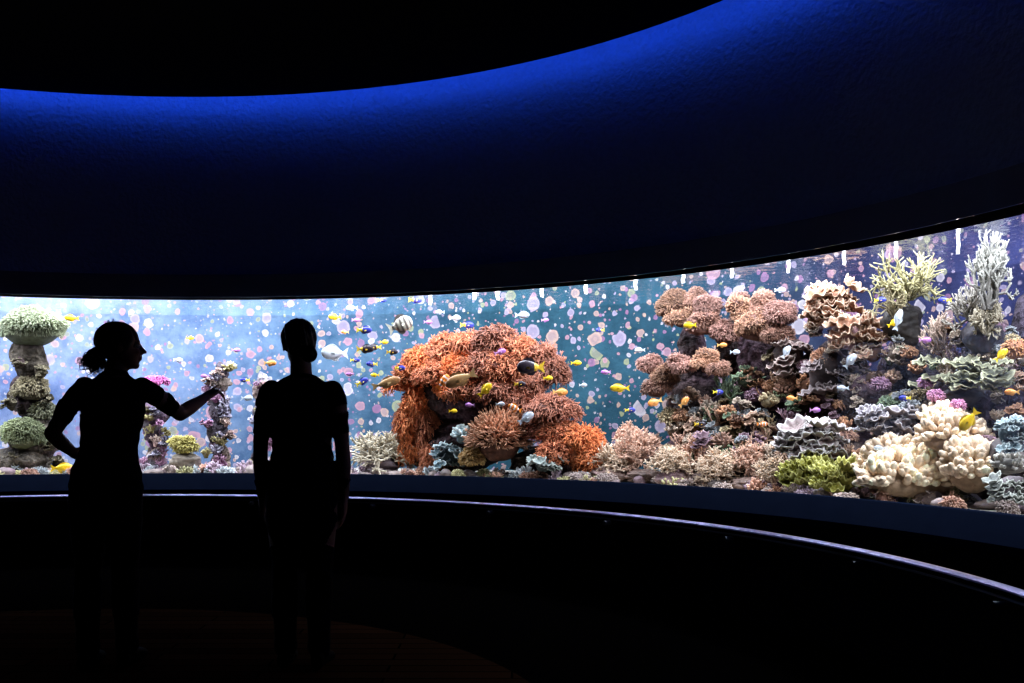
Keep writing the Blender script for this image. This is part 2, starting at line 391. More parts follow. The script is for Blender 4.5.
def thin(name,x,ytop,w,R,seed):
    rs=np.random.RandomState(seed); parts=[]; y=476
    while y>ytop:
        parts.append((rock,x+rs.uniform(-3,3),y,w*rs.uniform(.6,1.0),w*rs.uniform(.8,1.1),R,dict(seed=seed+y,amp=.34,n=12,col=[(.30,.27,.3),(.18,.12,.17),(.34,.26,.22),(.10,.08,.1)][rs.randint(4)])))
        for _ in range(2):
            k=rs.randint(3); x_=x+rs.uniform(-w*.55,w*.55); col=[((.3,.18,.16),(.66,.5,.43)),((.25,.10,.2),(.55,.32,.45)),((.22,.19,.26),(.5,.47,.58)),((.25,.2,.08),(.5,.44,.22))][rs.randint(4)]
            if k==0: parts.append((knobs,x_,y-4,w*.4,w*.35,R-.1,dict(n=30,L=3,r=1.0,cb=col[0],ct=col[1])))
            elif k==1: parts.append((whorl,x_,y,w*.55,w*.4,R-.1,dict(n=5,cb=col[0],rim=col[1],seed=rs.randint(99),sz=1.3)))
            else: parts.append((branch,x_,y-3,w*.5,w*.5,R-.1,dict(stems=8,gens=3,kids=3,r=.9,cb=col[0],ct=col[1])))
        y-=w*.45
    return G(name,parts,M_rock)
thin('live_rock_stack',219,364,23,8.2,11); thin('live_rock_stack',156,406,24,8.2,13); thin('live_rock_stack',262,380,20,8.3,17)
G('yellow_polyp_coral',[(mound,184,446,28,20,7.9,dict(n=500,L=2.5,r=.8,cb=(.3,.25,.05),ct=(.58,.50,.16),amp=.3)),(rock,184,462,34,24,7.95,dict(seed=2,col=(.3,.25,.2)))])
G('magenta_polyp_coral',[(mound,157,381,24,9,8.1,dict(n=300,L=2.5,r=.8,cb=(.3,.05,.2),ct=(.6,.17,.42))),(rock,156,394,14,26,8.15,dict(seed=8))])
G('pale_staghorn_coral',[(branch,382,452,72,42,7.9,dict(stems=30,gens=4,kids=3,r=1.7,cb=(.22,.17,.12),ct=(.62,.55,.42),spread=.75,up=.1)),(rock,382,465,60,20,8.0,dict(seed=5))])
# the big orange soft coral
G('live_rock_boulder',[(rock,470,446,105,60,8.3,dict(seed=21,d=70,col=(.05,.03,.028))),(rock,560,458,90,36,8.2,dict(seed=22,d=60,col=(.08,.06,.05))),(rock,430,440,60,60,8.35,dict(seed=23,col=(.05,.03,.028))),(rock,500,405,100,70,8.4,dict(seed=24,d=60,col=(.05,.03,.028)))],M_rock)
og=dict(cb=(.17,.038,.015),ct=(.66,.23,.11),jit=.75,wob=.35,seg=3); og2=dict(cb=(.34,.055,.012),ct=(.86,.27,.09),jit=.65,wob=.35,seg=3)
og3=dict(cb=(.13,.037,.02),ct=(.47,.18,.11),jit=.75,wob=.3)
oc=[(482,376,110,56,8.15,3500,og,0),(446,350,42,28,8.0,1300,og,0),(472,345,40,26,7.98,1200,og,0),(498,343,40,24,8.0,1100,og3,0),(520,348,36,24,8.0,1100,og,0),(540,357,34,26,8.05,1100,og3,0),(556,372,28,32,8.05,1000,og3,0),
 (426,362,36,26,7.98,1200,og2,0),(411,375,28,20,7.95,900,og2,0),(434,374,38,26,7.86,1200,og,0),(458,368,40,28,7.88,1300,og2,0),(484,366,38,28,7.86,1200,og3,0),(508,368,36,26,7.9,1100,og,0),(532,386,32,22,7.92,900,og3,0),
 (470,390,40,20,7.84,1100,og,0),(498,390,36,20,7.84,1000,og3,0),(520,398,28,20,7.86,700,og3,0),(450,386,34,22,7.86,1000,og2,0),(396,384,22,12,7.93,400,og2,0),
 (418,398,26,26,7.93,900,og2,1),(408,420,20,32,7.95,800,og2,1),(428,418,14,32,7.93,600,og,1),(411,446,24,26,7.95,800,og2,1),(435,452,22,18,7.9,700,og,1),
 (553,406,44,22,7.85,1300,og3,0),(540,427,30,20,7.82,800,og3,0),(560,432,40,26,7.82,1300,og,0),(582,440,36,28,7.82,1200,og2,0),(562,452,44,26,7.76,1500,og,0),(592,458,28,24,7.8,800,og2,0)]
tuft=[]
for i,(x,y,w,h,R,n_,pal,dr) in enumerate(oc[1:]):
    if w>20: tuft.append((branch,x,y-h*.15,w*1.05,h*1.05,R-.04,dict(stems=12,gens=4,kids=3,r=.75,cb=pal['cb'],ct=pal['ct'],spread=.95,up=.05,sides=4,sub=2,d=w*.7)))
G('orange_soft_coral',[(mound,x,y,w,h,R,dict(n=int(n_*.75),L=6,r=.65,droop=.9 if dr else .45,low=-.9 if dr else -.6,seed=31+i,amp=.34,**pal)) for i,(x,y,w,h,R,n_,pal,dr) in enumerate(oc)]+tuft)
G('tan_tube_anemone',[(mound,498,441,48,48,7.75,dict(n=1200,L=12,r=.9,droop=-.1,seed=41,cb=(.2,.08,.05),ct=(.62,.33,.2),low=-.2)),
 (mound,472,458,26,20,7.65,dict(n=500,L=3,r=.9,seed=42,cb=(.35,.2,.06),ct=(.64,.42,.18)))])
G('blue_white_leather_coral',[(whorl,450,456,40,26,7.72,dict(n=18,cb=(.2,.3,.34),rim=(.56,.64,.64),seed=4,sz=.7)),(whorl,545,464,44,20,7.6,dict(n=14,cb=(.25,.3,.28),rim=(.6,.64,.58),seed=6,sz=.7)),(knobs,464,436,22,18,7.7,dict(n=60,L=3,r=1.6,cb=(.3,.42,.44),ct=(.66,.74,.74)))])
fe=dict(cb=(.22,.11,.08),ct=(.66,.42,.31),spread=.75,up=.15)
fe2=dict(cb=(.28,.18,.12),ct=(.70,.54,.40),spread=.75,up=.15)
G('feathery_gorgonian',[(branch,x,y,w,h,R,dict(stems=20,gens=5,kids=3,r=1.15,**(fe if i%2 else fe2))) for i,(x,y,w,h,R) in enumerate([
 (612,460,50,44,7.8),(640,452,56,52,7.95),(672,464,56,38,7.75),(700,452,50,44,7.95),(722,466,60,40,7.75),(752,458,50,46,7.9),(775,472,46,34,7.7),(628,436,30,32,8.1)])]+[
 (rock,x,y,44,16,7.8,dict(seed=99+x,d=30,col=(.16,.10,.08))) for x,y in ((612,474),(645,476),(680,478),(715,480),(750,483))])
# right reef
dk=(.04,.026,.026)
G('reef_rock',[(rock,x,y,w,h,R,dict(seed=50+i,col=cc,n=20,amp=.3,d=min(w,80)*.8)) for i,(x,y,w,h,R,cc) in enumerate([
 (690,400,52,90,8.5,dk),(700,440,80,60,8.4,dk),(690,350,34,66,8.5,dk),(735,350,40,66,8.55,dk),(752,430,90,80,8.6,(.035,.028,.035)),(768,375,60,84,8.6,dk),(800,425,80,100,8.5,(.06,.035,.03)),(832,380,70,90,8.5,dk),
 (870,420,90,90,8.4,(.05,.04,.04)),(905,370,70,90,8.6,(.03,.03,.04)),(950,400,100,90,8.5,(.04,.035,.045)),(985,355,56,80,8.6,(.04,.035,.045)),(1010,420,90,110,8.5,(.04,.03,.045)),(1050,380,90,180,8.6,(.04,.03,.045)),
 (780,465,90,44,8.2,(.08,.06,.05)),(850,460,90,50,8.2,(.08,.055,.05)),(920,460,90,60,8.2,(.08,.055,.05)),(990,470,90,60,8.2,(.08,.055,.05))])],M_rock)
pb=[(676,305,32,26,8.2),(694,300,28,22,8.2),(706,309,30,26,8.12),(685,319,34,20,8.1),(702,324,28,18,8.1),(722,333,28,22,8.15),(744,312,28,26,8.2),(762,305,30,24,8.2),(780,316,28,28,8.15),(756,328,36,22,8.1),(776,336,28,20,8.1),
 (652,366,26,24,8.1),(666,376,26,22,8.05),(660,388,28,16,8.05),(686,366,28,22,8.0),(706,362,28,20,8.0),(718,370,24,18,8.0),(740,298,20,14,8.3),(822,358,26,22,8.1)]
G('pink_brown_soft_coral',[(mound,x,y,w,h,R,dict(n=int(w*h*2.0),L=3.0,r=.6,seed=60+i,droop=.2,amp=.34,jit=.7,cb=tuple(np.array(pinkb['cb'])*(.8+.08*(i%5))),ct=tuple(np.array(pinkb['ct'])*(.78+.1*(i%4))*np.array([1,1,(.85,1.0,1.12)[i%3]])))) for i,(x,y,w,h,R) in enumerate(pb)])
G('tan_cabbage_coral',[(whorl,828,308,64,50,8.1,dict(n=40,cb=(.34,.14,.07),rim=(.76,.54,.39),seed=8,ruf=.2,sz=.8)),(whorl,850,335,60,36,8.05,dict(n=24,cb=(.3,.13,.07),rim=(.66,.46,.33),seed=28,ruf=.2,sz=.8)),(whorl,872,350,40,30,8.15,dict(n=10,cb=(.22,.11,.07),rim=(.56,.42,.3),seed=9))])
G('pink_plate_coral',[(whorl,812,442,80,44,7.8,dict(n=44,cb=(.36,.27,.26),rim=(.86,.82,.80),seed=12,d=50,sz=.7)),(whorl,885,424,70,36,7.9,dict(n=30,cb=(.2,.17,.19),rim=(.6,.55,.57),seed=13,d=50,sz=.75)),(whorl,790,360,56,44,8.2,dict(n=18,cb=(.16,.1,.09),rim=(.46,.36,.32),seed=14,sz=.7)),
 (whorl,830,375,60,50,8.15,dict(n=22,cb=(.14,.10,.10),rim=(.40,.33,.33),seed=15,sz=.7))])
G('yellow_green_lettuce_coral',[(whorl,806,474,60,28,7.65,dict(n=40,cb=(.30,.28,.04),rim=(.74,.72,.24),seed=16,cup=1.0,ruf=.25,d=36,sz=.65)),(whorl,836,480,60,28,7.6,dict(n=36,cb=(.30,.28,.04),rim=(.74,.72,.24),seed=26,cup=1.0,ruf=.25,d=36,sz=.65))])
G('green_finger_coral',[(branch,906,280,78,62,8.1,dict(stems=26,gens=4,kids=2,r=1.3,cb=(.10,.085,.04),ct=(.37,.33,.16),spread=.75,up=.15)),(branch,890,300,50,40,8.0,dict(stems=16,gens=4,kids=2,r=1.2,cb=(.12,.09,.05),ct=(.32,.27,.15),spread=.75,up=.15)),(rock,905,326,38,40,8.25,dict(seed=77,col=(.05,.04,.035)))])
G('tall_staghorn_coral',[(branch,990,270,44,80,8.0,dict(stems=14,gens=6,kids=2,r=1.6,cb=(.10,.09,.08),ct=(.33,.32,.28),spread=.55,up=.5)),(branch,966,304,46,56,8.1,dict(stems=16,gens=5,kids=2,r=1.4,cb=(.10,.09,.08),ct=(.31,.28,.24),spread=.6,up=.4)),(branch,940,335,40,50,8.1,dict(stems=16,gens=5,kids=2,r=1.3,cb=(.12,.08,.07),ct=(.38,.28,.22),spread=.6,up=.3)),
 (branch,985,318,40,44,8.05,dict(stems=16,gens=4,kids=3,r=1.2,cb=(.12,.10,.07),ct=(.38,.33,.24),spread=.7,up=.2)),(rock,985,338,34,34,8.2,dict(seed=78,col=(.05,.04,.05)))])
mbp=[]
rs=np.random.RandomState(4)
for i in range(22):
    x=rs.uniform(918,1002); y=rs.uniform(360,388)+(x-960)*.05; w=rs.uniform(9,16)
    mbp.append((lambda mb,c,w,h,i=i:plate(mb,c,w,.15,.12,6+i%3,(.35,.08*(i%5)-.2),(.13,.13,.08),(.44,.43,.28),ph=i),x,y,w,4,7.98+.008*(i%9),{}))
G('green_table_coral',mbp+[(rock,960,395,70,36,8.15,dict(seed=80,col=(.05,.04,.04)))])
bl=dict(cb=(.42,.28,.17),ct=(.90,.70,.50))
G('beige_finger_leather_coral',[(knobs,922,478,120,46,7.75,dict(n=260,L=8,r=4.4,seed=90,d=50,**bl)),(knobs,900,460,50,34,7.8,dict(n=110,L=8,r=4.0,seed=94,d=44,**bl)),
 (knobs,954,436,66,38,7.85,dict(n=160,L=7,r=3.6,seed=91,d=44,**bl)),(knobs,944,418,36,18,7.9,dict(n=60,L=6,r=3.2,seed=95,d=36,**bl)),(knobs,878,468,44,38,7.75,dict(n=110,L=7,r=3.6,seed=92,d=40,**bl)),(knobs,972,470,54,50,7.75,dict(n=140,L=8,r=4.0,seed=93,d=40,**bl))])
G('pale_blue_cup_coral',[(whorl,1014,436,44,44,7.65,dict(n=30,cb=(.24,.32,.34),rim=(.62,.7,.70),seed=18,sz=.7,d=36)),(whorl,1010,492,56,32,7.55,dict(n=30,cb=(.28,.3,.28),rim=(.68,.70,.62),seed=19,d=30,sz=.7)),(rock,1020,466,50,44,7.9,dict(seed=79,d=40,col=(.1,.08,.08))),(knobs,1010,466,34,20,7.7,dict(n=60,L=4,r=2,cb=(.3,.28,.25),ct=(.65,.62,.55)))])
G('pink_zoanthid_coral',[(mound,x,y,w,w*.8,R,dict(n=160,L=2.5,r=.9,cb=cb,ct=ct)) for x,y,w,R,cb,ct in [(936,396,15,7.9,(.3,.1,.22),(.7,.35,.52)),(958,405,12,7.9,(.3,.08,.2),(.66,.3,.46)),(925,383,12,7.95,(.25,.1,.25),(.6,.33,.55)),(880,385,18,8.1,(.15,.07,.13),(.38,.22,.3)),(1016,350,26,7.9,(.3,.12,.05),(.7,.35,.15)),(755,396,18,8.2,(.18,.1,.14),(.42,.25,.33))]])
# small colonies growing all over the reef rock
mb=MB(); rs=np.random.RandomState(91)
for i in range(230):
    x=rs.uniform(668,1040); lo=455; hi=345 if x<800 else 325
    if x<770: hi=372
    if x<725: hi=395
    y=rs.uniform(hi,lo+18); w=rs.uniform(12,30); R=8.08+(.12 if y<400 else 0)-(.15 if y>440 else 0)
    c,m_=P(x,y,R); w*=m_
    pal=[((.16,.08,.06),(.5,.3,.22)),((.14,.08,.10),(.40,.25,.31)),((.16,.12,.06),(.5,.40,.24)),((.12,.13,.14),(.38,.40,.42)),((.2,.09,.05),(.6,.32,.18)),((.2,.15,.11),(.66,.53,.42)),((.08,.12,.07),(.26,.33,.2)),((.2,.11,.07),(.62,.42,.3))][rs.randint(8)]
    k=rs.randint(5)
    if k==0: branch(mb,c,w,w*.8,10,4,2,1.0*m_,*pal)
    elif k==1: mound(mb,c,w*.8,w*.6,260,2.4*m_,.7*m_,*pal,seed=i,amp=.3)
    elif k==2: knobs(mb,c,w*.7,w*.6,50,3*m_,1.2*m_,*pal,seed=i)
    else: whorl(mb,c,w*1.1,w*.8,7,*pal,seed=i)
mb.build('small_reef_corals',M_coral)
# low growth along the bottom of the glass
mb=MB(); rs=np.random.RandomState(33); t=T0+2
while t<T1-2:
    R=rs.uniform(7.45,8.0); hh=rs.uniform(.05,.13)*(1.0 if t<20 else .9); w=rs.uniform(.10,.2); c=pol(t,R,-.70+hh*.4); kk=rs.randint(5)
    pal=[((.3,.22,.2),(.62,.5,.44)),((.25,.16,.2),(.5,.38,.46)),((.3,.27,.12),(.56,.52,.28)),((.22,.24,.26),(.5,.54,.56)),((.32,.15,.1),(.62,.36,.26))][rs.randint(5)]
    if kk==0: branch(mb,c,w,hh*1.3,10,4,2,.008,*pal)
    elif kk==1: mound(mb,c,w,hh,200,.02,.005,*pal)
    elif kk==2: knobs(mb,c,w,hh,40,.03,.011,*pal)
    elif kk==3: whorl(mb,c,w,hh*1.2,6,*pal,seed=rs.randint(99))
    else: rock(mb,c,w,hh,n=8,col=(.18,.14,.13),seed=rs.randint(99))
    t+=.55
mb.build('mixed_reef_rubble',M_coral)
# added white tubes standing in for lamp reflections in the rippling water
mb=MB()
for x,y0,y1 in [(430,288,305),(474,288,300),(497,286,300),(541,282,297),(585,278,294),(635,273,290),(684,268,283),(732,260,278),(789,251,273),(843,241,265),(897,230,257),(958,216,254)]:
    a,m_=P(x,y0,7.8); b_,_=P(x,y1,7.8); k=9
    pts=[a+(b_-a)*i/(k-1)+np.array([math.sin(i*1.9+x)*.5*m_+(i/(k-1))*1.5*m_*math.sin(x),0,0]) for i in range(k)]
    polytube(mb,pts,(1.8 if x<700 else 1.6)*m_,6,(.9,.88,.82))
mb.build('lamp_reflection_streaks',M_white)

# ---------------------------------------------------------------- fish
def lerp(a,b,t): return C(a)*(1-t)+C(b)*t
def fishcol(kind,u,v):
    if kind=='yellow_tang': return C((.95,.62,.02))
    if kind=='anthias': return lerp((.9,.28,.05),(.95,.5,.15),u)
    if kind=='blue_damselfish': return C((.03,.04,.35)) if u<.75 else C((.9,.7,.05))
    if kind=='butterflyfish': return C((.12,.10,.09)) if int(u*9)%2==1 else C((.6,.56,.46))
    if kind=='clownfish': return C((.9,.88,.85)) if (.2<u<.3 or .52<u<.64 or .88<u<.95) else C((.9,.25,.03))
    if kind=='surgeonfish': return C((.03,.02,.03)) if u<.8 else C((.95,.6,.05))
    if kind=='silver_chromis': return lerp((.6,.65,.7),(.45,.5,.6),abs(v))
    if kind=='purple_anthias': return lerp((.35,.12,.45),(.55,.25,.5),u)
    if kind=='brown_wrasse': return lerp((.32,.14,.05),(.45,.28,.12),u)
    return C((.7,.7,.7))
def fish(kind,x,y,Lpx,R,flip=1,tilt=0,tall=.42):
    p,m_=P(x,y,R); L=Lpx*m_; mb=MB(); nu,nv=18,14; V=[];Cc=[]
    for i in range(nu+1):
        u=i/nu; h=L*tall*.5*(math.sin(math.pi*min(1,u*.93+.01)**.72)**.8*.92+.08*(u>.05)); w=h*.42
        xx=L*(.5-.78*u)
        for j in range(nv):
            a=2*math.pi*j/nv; V.append((xx,w*math.cos(a),h*math.sin(a))); Cc.append(fishcol(kind,u,math.sin(a)))
    q=[[i*nv+j,(i+1)*nv+j,(i+1)*nv+(j+1)%nv,i*nv+(j+1)%nv] for i in range(nu) for j in range(nv)]
    mb.add(V,q,col=C(Cc))
    ct=fishcol(kind,.99,0)
    hp=L*tall*.09; xt=L*-.26
    T=[(xt,.001,hp),(xt,.001,-hp),(-.5*L,0,-L*tall*.45),(-.44*L,0,0),(-.5*L,0,L*tall*.45)]
    mb.add(T,None,[[0,1,3],[0,3,4],[1,2,3]],col=ct)
    for sg in (1,-1):
        F=[];K=9
        for i in range(K):
            u0=.22 if sg>0 else .48; u=u0+(.88-u0)*i/(K-1)
            h=L*tall*.5*(math.sin(math.pi*min(1,u*.93+.01)**.72)**.8*.92); f=L*tall*.22*math.sin(math.pi*(.15+.8*i/(K-1)))
            F+= [(L*(.5-.78*u),0,sg*h*.9),(L*(.5-.78*u)-f*.4,0,sg*(h+f))]
        mb.add(F,[[2*i,2*i+2,2*i+3,2*i+1] for i in range(K-1)],col=fishcol(kind,.4,0)*.85)
    for sy in (1,-1):
        w=L*tall*.2
        mb.add([(L*.2,sy*w*.85,0),(L*.17,sy*w*.85,-L*.05),(L*.05,sy*w*1.7,-L*.09),(L*.06,sy*w*1.6,0)],[[0,1,2,3]],col=ct*.9)
        ell(mb,(L*.41,sy*L*tall*.1,L*tall*.07),(L*.018,L*.012,L*.018),3,(.01,.01,.01))
    o=mb.build(kind,M_fish); me=o.data
    ctr=o.location.copy(); me.transform(Matrix.Translation(ctr))
    yaw=math.atan2(-p[0],p[1]) + (0 if flip>0 else math.pi) + RS.uniform(-.35,.35)
    o.location=p; o.rotation_euler=(0,-tilt,yaw)
    return o
for f in [('yellow_tang',72,318,14,7.7,-1),('blue_damselfish',415,300,14,7.9,1),('yellow_tang',335,317,13,7.8,-1),('blue_damselfish',364,330,16,7.6,1),
 ('silver_chromis',335,353,28,7.7,-1,0,.48),('butterflyfish',400,325,26,7.6,1,.4,.6),('surgeonfish',365,349,18,7.6,1),('blue_damselfish',372,364,12,7.7,-1),('yellow_tang',384,342,9,7.8,1),
 ('brown_wrasse',386,383,30,7.5,1,.3,.3),('surgeonfish',531,367,28,7.4,-1,0,.5),('yellow_tang',485,390,18,7.4,1,.8),('brown_wrasse',461,379,34,7.4,-1,-.4,.36),
 ('clownfish',443,382,18,7.45,1,.9),('yellow_tang',453,411,9,7.5,1),('silver_chromis',526,418,18,7.4,1,.6),('yellow_tang',620,388,20,7.5,-1,0,.36),('anthias',655,402,16,7.6,-1,-.3),('anthias',684,402,13,7.6,1,.8),
 ('yellow_tang',690,325,13,7.7,-1),('yellow_tang',576,363,11,7.9,1),('silver_chromis',522,315,15,7.9,1),('silver_chromis',850,361,17,7.6,1,.9),('silver_chromis',786,352,14,7.7,1,1.),('yellow_tang',1001,355,16,7.7,1,.8),
 ('yellow_tang',969,420,26,7.4,-1,-.9),('anthias',270,363,13,7.7,1),('yellow_tang',62,468,22,7.45,1,0,.4),('anthias',722,345,10,7.7,1),('silver_chromis',247,398,12,7.8,1),('blue_damselfish',362,382,14,7.7,1,.5),
 ('anthias',560,392,16,7.6,1),('silver_chromis',843,388,12,7.7,-1),('surgeonfish',375,347,13,7.9,-1),('blue_damselfish',880,300,12,7.8,1),('purple_anthias',500,352,12,7.6,1,.3),('purple_anthias',350,374,9,7.8,-1),
 ('blue_damselfish',467,325,14,8.0,1),('clownfish',515,408,15,7.4,-1,.4),('yellow_tang',893,323,12,7.8,1,.5),('purple_anthias',205,376,9,7.9,-1),
 ('blue_damselfish',718,392,11,7.7,1),('silver_chromis',735,352,10,7.8,1),('anthias',792,398,11,7.6,-1),('silver_chromis',898,320,22,7.7,1,1.3,.3),('purple_anthias',925,340,12,7.6,1),('blue_damselfish',945,300,13,7.7,-1),
 ('silver_chromis',780,290,11,8.0,1),('purple_anthias',606,372,10,8.0,-1),('surgeonfish',700,424,12,7.6,1),('silver_chromis',880,448,12,7.45,-1),('clownfish',762,424,11,7.6,1),('anthias',1012,392,14,7.5,-1),
 ('blue_damselfish',382,300,10,7.9,1),('purple_anthias',356,320,9,7.9,1),('surgeonfish',392,352,12,7.7,1),('anthias',345,332,8,7.9,-1),('blue_damselfish',355,360,10,7.9,1),('yellow_tang',375,375,9,7.8,-1),('purple_anthias',428,322,9,8.0,1),('silver_chromis',440,312,9,8.0,-1),
 ('yellow_tang',548,378,10,7.5,1),('purple_anthias',470,405,10,7.5,-1),('surgeonfish',520,384,12,7.5,1),('silver_chromis',583,385,9,7.8,1),('blue_damselfish',600,330,9,8.2,-1),('purple_anthias',545,320,8,8.2,1),('silver_chromis',500,404,10,7.5,1),('blue_damselfish',340,392,10,7.9,1),('purple_anthias',236,350,9,8,1),('yellow_tang',190,338,8,8.1,1),
 ('silver_chromis',352,308,12,7.9,-1),('silver_chromis',455,318,12,8.0,1),('blue_damselfish',400,368,11,7.7,1),('blue_damselfish',245,380,10,7.9,-1),('silver_chromis',178,360,10,8.0,1),('blue_damselfish',630,410,11,7.7,1),('silver_chromis',640,350,11,8.0,-1),('purple_anthias',815,410,11,7.6,1),('blue_damselfish',905,398,12,7.6,-1)]:
    fish(*f)

# ---------------------------------------------------------------- people
M_shirt=plain('black_cotton',(.006,.006,.008),.9,0,.03,120,.3,.003)
M_skin=plain('skin',(.24,.13,.09),.6,0,.2,60,.1,.001)
M_trs=plain('dark_trousers',(.003,.003,.005),.9,0,.03,90,.3,.003)
M_shoe=plain('black_leather_shoes',(.003,.003,.003),.6,0,.02)
class Body:
    def __init__(s): s.bm=MB(); s.lab=[]
    def el(s,c,r,lab,rot=None,n=8):
        a=s.bm.n; ell(s.bm,c,r,n,rot=rot); s.lab+= [lab]*(s.bm.n-a)
    def loft(s,pts,rad,lab,ref=(0,1,0),sides=20):
        pts=np.array(pts,float); k=len(pts); tan=unit(np.gradient(pts,axis=0)); ref=np.array(ref,float); V=[]
        an=np.arange(sides)*2*math.pi/sides
        for i in range(k):
            u=unit(np.cross(ref,tan[i])); w=np.cross(tan[i],u); ra,rb=rad[i] if hasattr(rad[i],'__len__') else (rad[i],rad[i])
            V.append(pts[i]+np.outer(np.cos(an)*ra,u)+np.outer(np.sin(an)*rb,w))
        q=[[i*sides+j,i*sides+(j+1)%sides,(i+1)*sides+(j+1)%sides,(i+1)*sides+j] for i in range(k-1) for j in range(sides)]
        V=np.concatenate(V); V=np.concatenate([V,[pts[0]],[pts[-1]]]); nA=len(V)-2
        t=[[nA,(j+1)%sides,j] for j in range(sides)]+[[nA+1,(k-1)*sides+j,(k-1)*sides+(j+1)%sides] for j in range(sides)]
        s.bm.add(V,q,t); s.lab+=[lab]*len(V)
    def limb(s,pts,rad,lab):
        t=np.array(pts[-1])-np.array(pts[0]); ref=(0,1,0) if abs(unit(t)[1])<.8 else (0,0,1)
        s.loft(pts,rad,lab,ref)
        for p,r in ((pts[0],rad[0]),(pts[-1],rad[-1])): s.el(p,(r,r,r),lab)
    def hand(s,wr,d,nrm,side,curl,thumb=.4):
        wr,d,nrm,side=[np.array(a,float) for a in (wr,d,nrm,side)]
        d=unit(d); nrm=unit(nrm-d*np.dot(nrm,d)); side=unit(np.cross(d,nrm))*(1 if np.dot(np.cross(d,nrm),side)>0 else -1)
        s.loft([wr-d*.01,wr+d*.025,wr+d*.06,wr+d*.085],[(.026,.02),(.034,.017),(.040,.015),(.038,.012)],1,ref=tuple(nrm))
        for i,(off,ln) in enumerate(((.030,.95),(.010,1.05),(-.010,.98),(-.029,.78))):
            p=wr+d*(.082-abs(off)*.15)+side*off; a=side*off*2.2+d; a=unit(a); r=.0085-.0006*i
            for L,k in ((.040,.8),(.026,1.0),(.021,.8)):
                th=curl[i]*k; a=unit(a*math.cos(th)+nrm*math.sin(th)); q_=p+a*L*ln
                s.limb([p,(p+q_)/2,q_],[r,r*.95,r*.9],1); p=q_; r*=.9
        p=wr+d*.022+side*.026; a=unit(d*.75+side*.75+nrm*thumb)
        for L,r in ((.038,.0125),(.030,.0100),(.024,.0088)):
            q_=p+a*L; s.limb([p,(p+q_)/2,q_],[r,r,r*.9],1); p=q_; a=unit(a+d*.35)
    def head(s,c,yaw,pitch=0):
        R=Matrix.Rotation(yaw,3,'Z')@Matrix.Rotation(pitch,3,'X'); Rn=np.array(R); c=np.array(c,float)
        f=lambda p: c+Rn@np.array(p)
        E=lambda p,r,l=1,n=10: s.el(f(p),r,l,rot=R,n=n)
        E((0,-.012,.028),(.074,.093,.084),1,14); E((0,.022,-.03),(.060,.064,.078),1,12); E((0,.060,-.088),(.024,.022,.018)); E((0,.035,-.075),(.045,.045,.03))
        E((0,.074,.028),(.046,.014,.012)); E((.032,.070,-.022),(.018,.014,.014)); E((-.032,.070,-.022),(.018,.014,.014))
        s.limb([f((0,.082,.015)),f((0,.094,-.005)),f((0,.108,-.022))],[.008,.009,.010],1); E((.009,.095,-.026),(.008,.010,.007)); E((-.009,.095,-.026),(.008,.010,.007))
        E((0,.086,-.046),(.022,.009,.0065)); E((0,.085,-.058),(.019,.009,.007))
        for sx_ in (1,-1):
            E((sx_*.074,-.008,-.004),(.007,.017,.030)); E((sx_*.077,-.016,.008),(.006,.008,.018))
        return f,Rn
    def finish(s,name,parent):
        v=np.concatenate(s.bm.v); o=s.bm.build(name+'_src',M_skin,parent=parent); me=o.data
        b=bmesh.new(); b.from_mesh(me); bmesh.ops.remove_doubles(b,verts=b.verts,dist=1e-5); bmesh.ops.recalc_face_normals(b,faces=b.faces); b.to_mesh(me); b.free()
        md=o.modifiers.new('r','REMESH'); md.mode='VOXEL'; md.voxel_size=.0055
        sm=o.modifiers.new('s','SMOOTH'); sm.factor=.5; sm.iterations=7
        dg=bpy.context.evaluated_depsgraph_get(); nm=bpy.data.meshes.new_from_object(o.evaluated_get(dg)); bpy.data.objects.remove(o)
        nm.materials.clear()
        for mm in (M_shirt,M_skin,M_trs,M_shoe): nm.materials.append(mm)
        kd=KDTree(len(v))
        for i,p in enumerate(v): kd.insert(p,i)
        kd.balance()
        vl=[s.lab[kd.find(x.co)[1]] for x in nm.vertices]
        nrm=[x.normal.copy() for x in nm.vertices]
        for x,l,nn in zip(nm.vertices,vl,nrm):
            if l in (0,2): x.co+=nn*(.003+ .003*math.sin(x.co.z*60+x.co.x*35)*math.sin(x.co.y*40+x.co.z*22))
        for p in nm.polygons:
            p.material_index=vl[p.vertices[0]]; p.use_smooth=True
        o=bpy.data.objects.new(name,nm); scene.collection.objects.link(o); o.parent=parent
        return o

def legs(B,dx=0,spread=.09,ys=(0,0)):
    for sg,yy in ((-1,ys[0]),(1,ys[1])):
        x=dx+sg*spread
        B.limb([(dx+sg*.082,0,.88),(dx+sg*.086,0,.72),(x,.005+yy*.5,.50),(x,.0+yy*.5,.46)],[.092,.086,.062,.058],2)
        B.limb([(x,yy*.5,.46),(x,-.015+yy*.8,.34),(x,-.005+yy,.12),(x,yy,.10)],[.060,.062,.052,.052],2)
        B.loft([(x,-.075+yy,.045),(x,-.03+yy,.05),(x,.05+yy,.042),(x+sg*.012,.13+yy,.032),(x+sg*.015,.175+yy,.026)],[(.028,.04),(.036,.048),(.042,.040),(.046,.030),(.026,.018)],3,ref=(0,0,1))
        B.limb([(x,-.01+yy,.05),(x,-.008+yy,.13)],[.040,.040],3)
def torso(B,rings):
    B.loft([(cx,cy,z) for z,cx,cy,rx,ry in rings],[(rx,ry) for z,cx,cy,rx,ry in rings],0,ref=(0,1,0),sides=28)
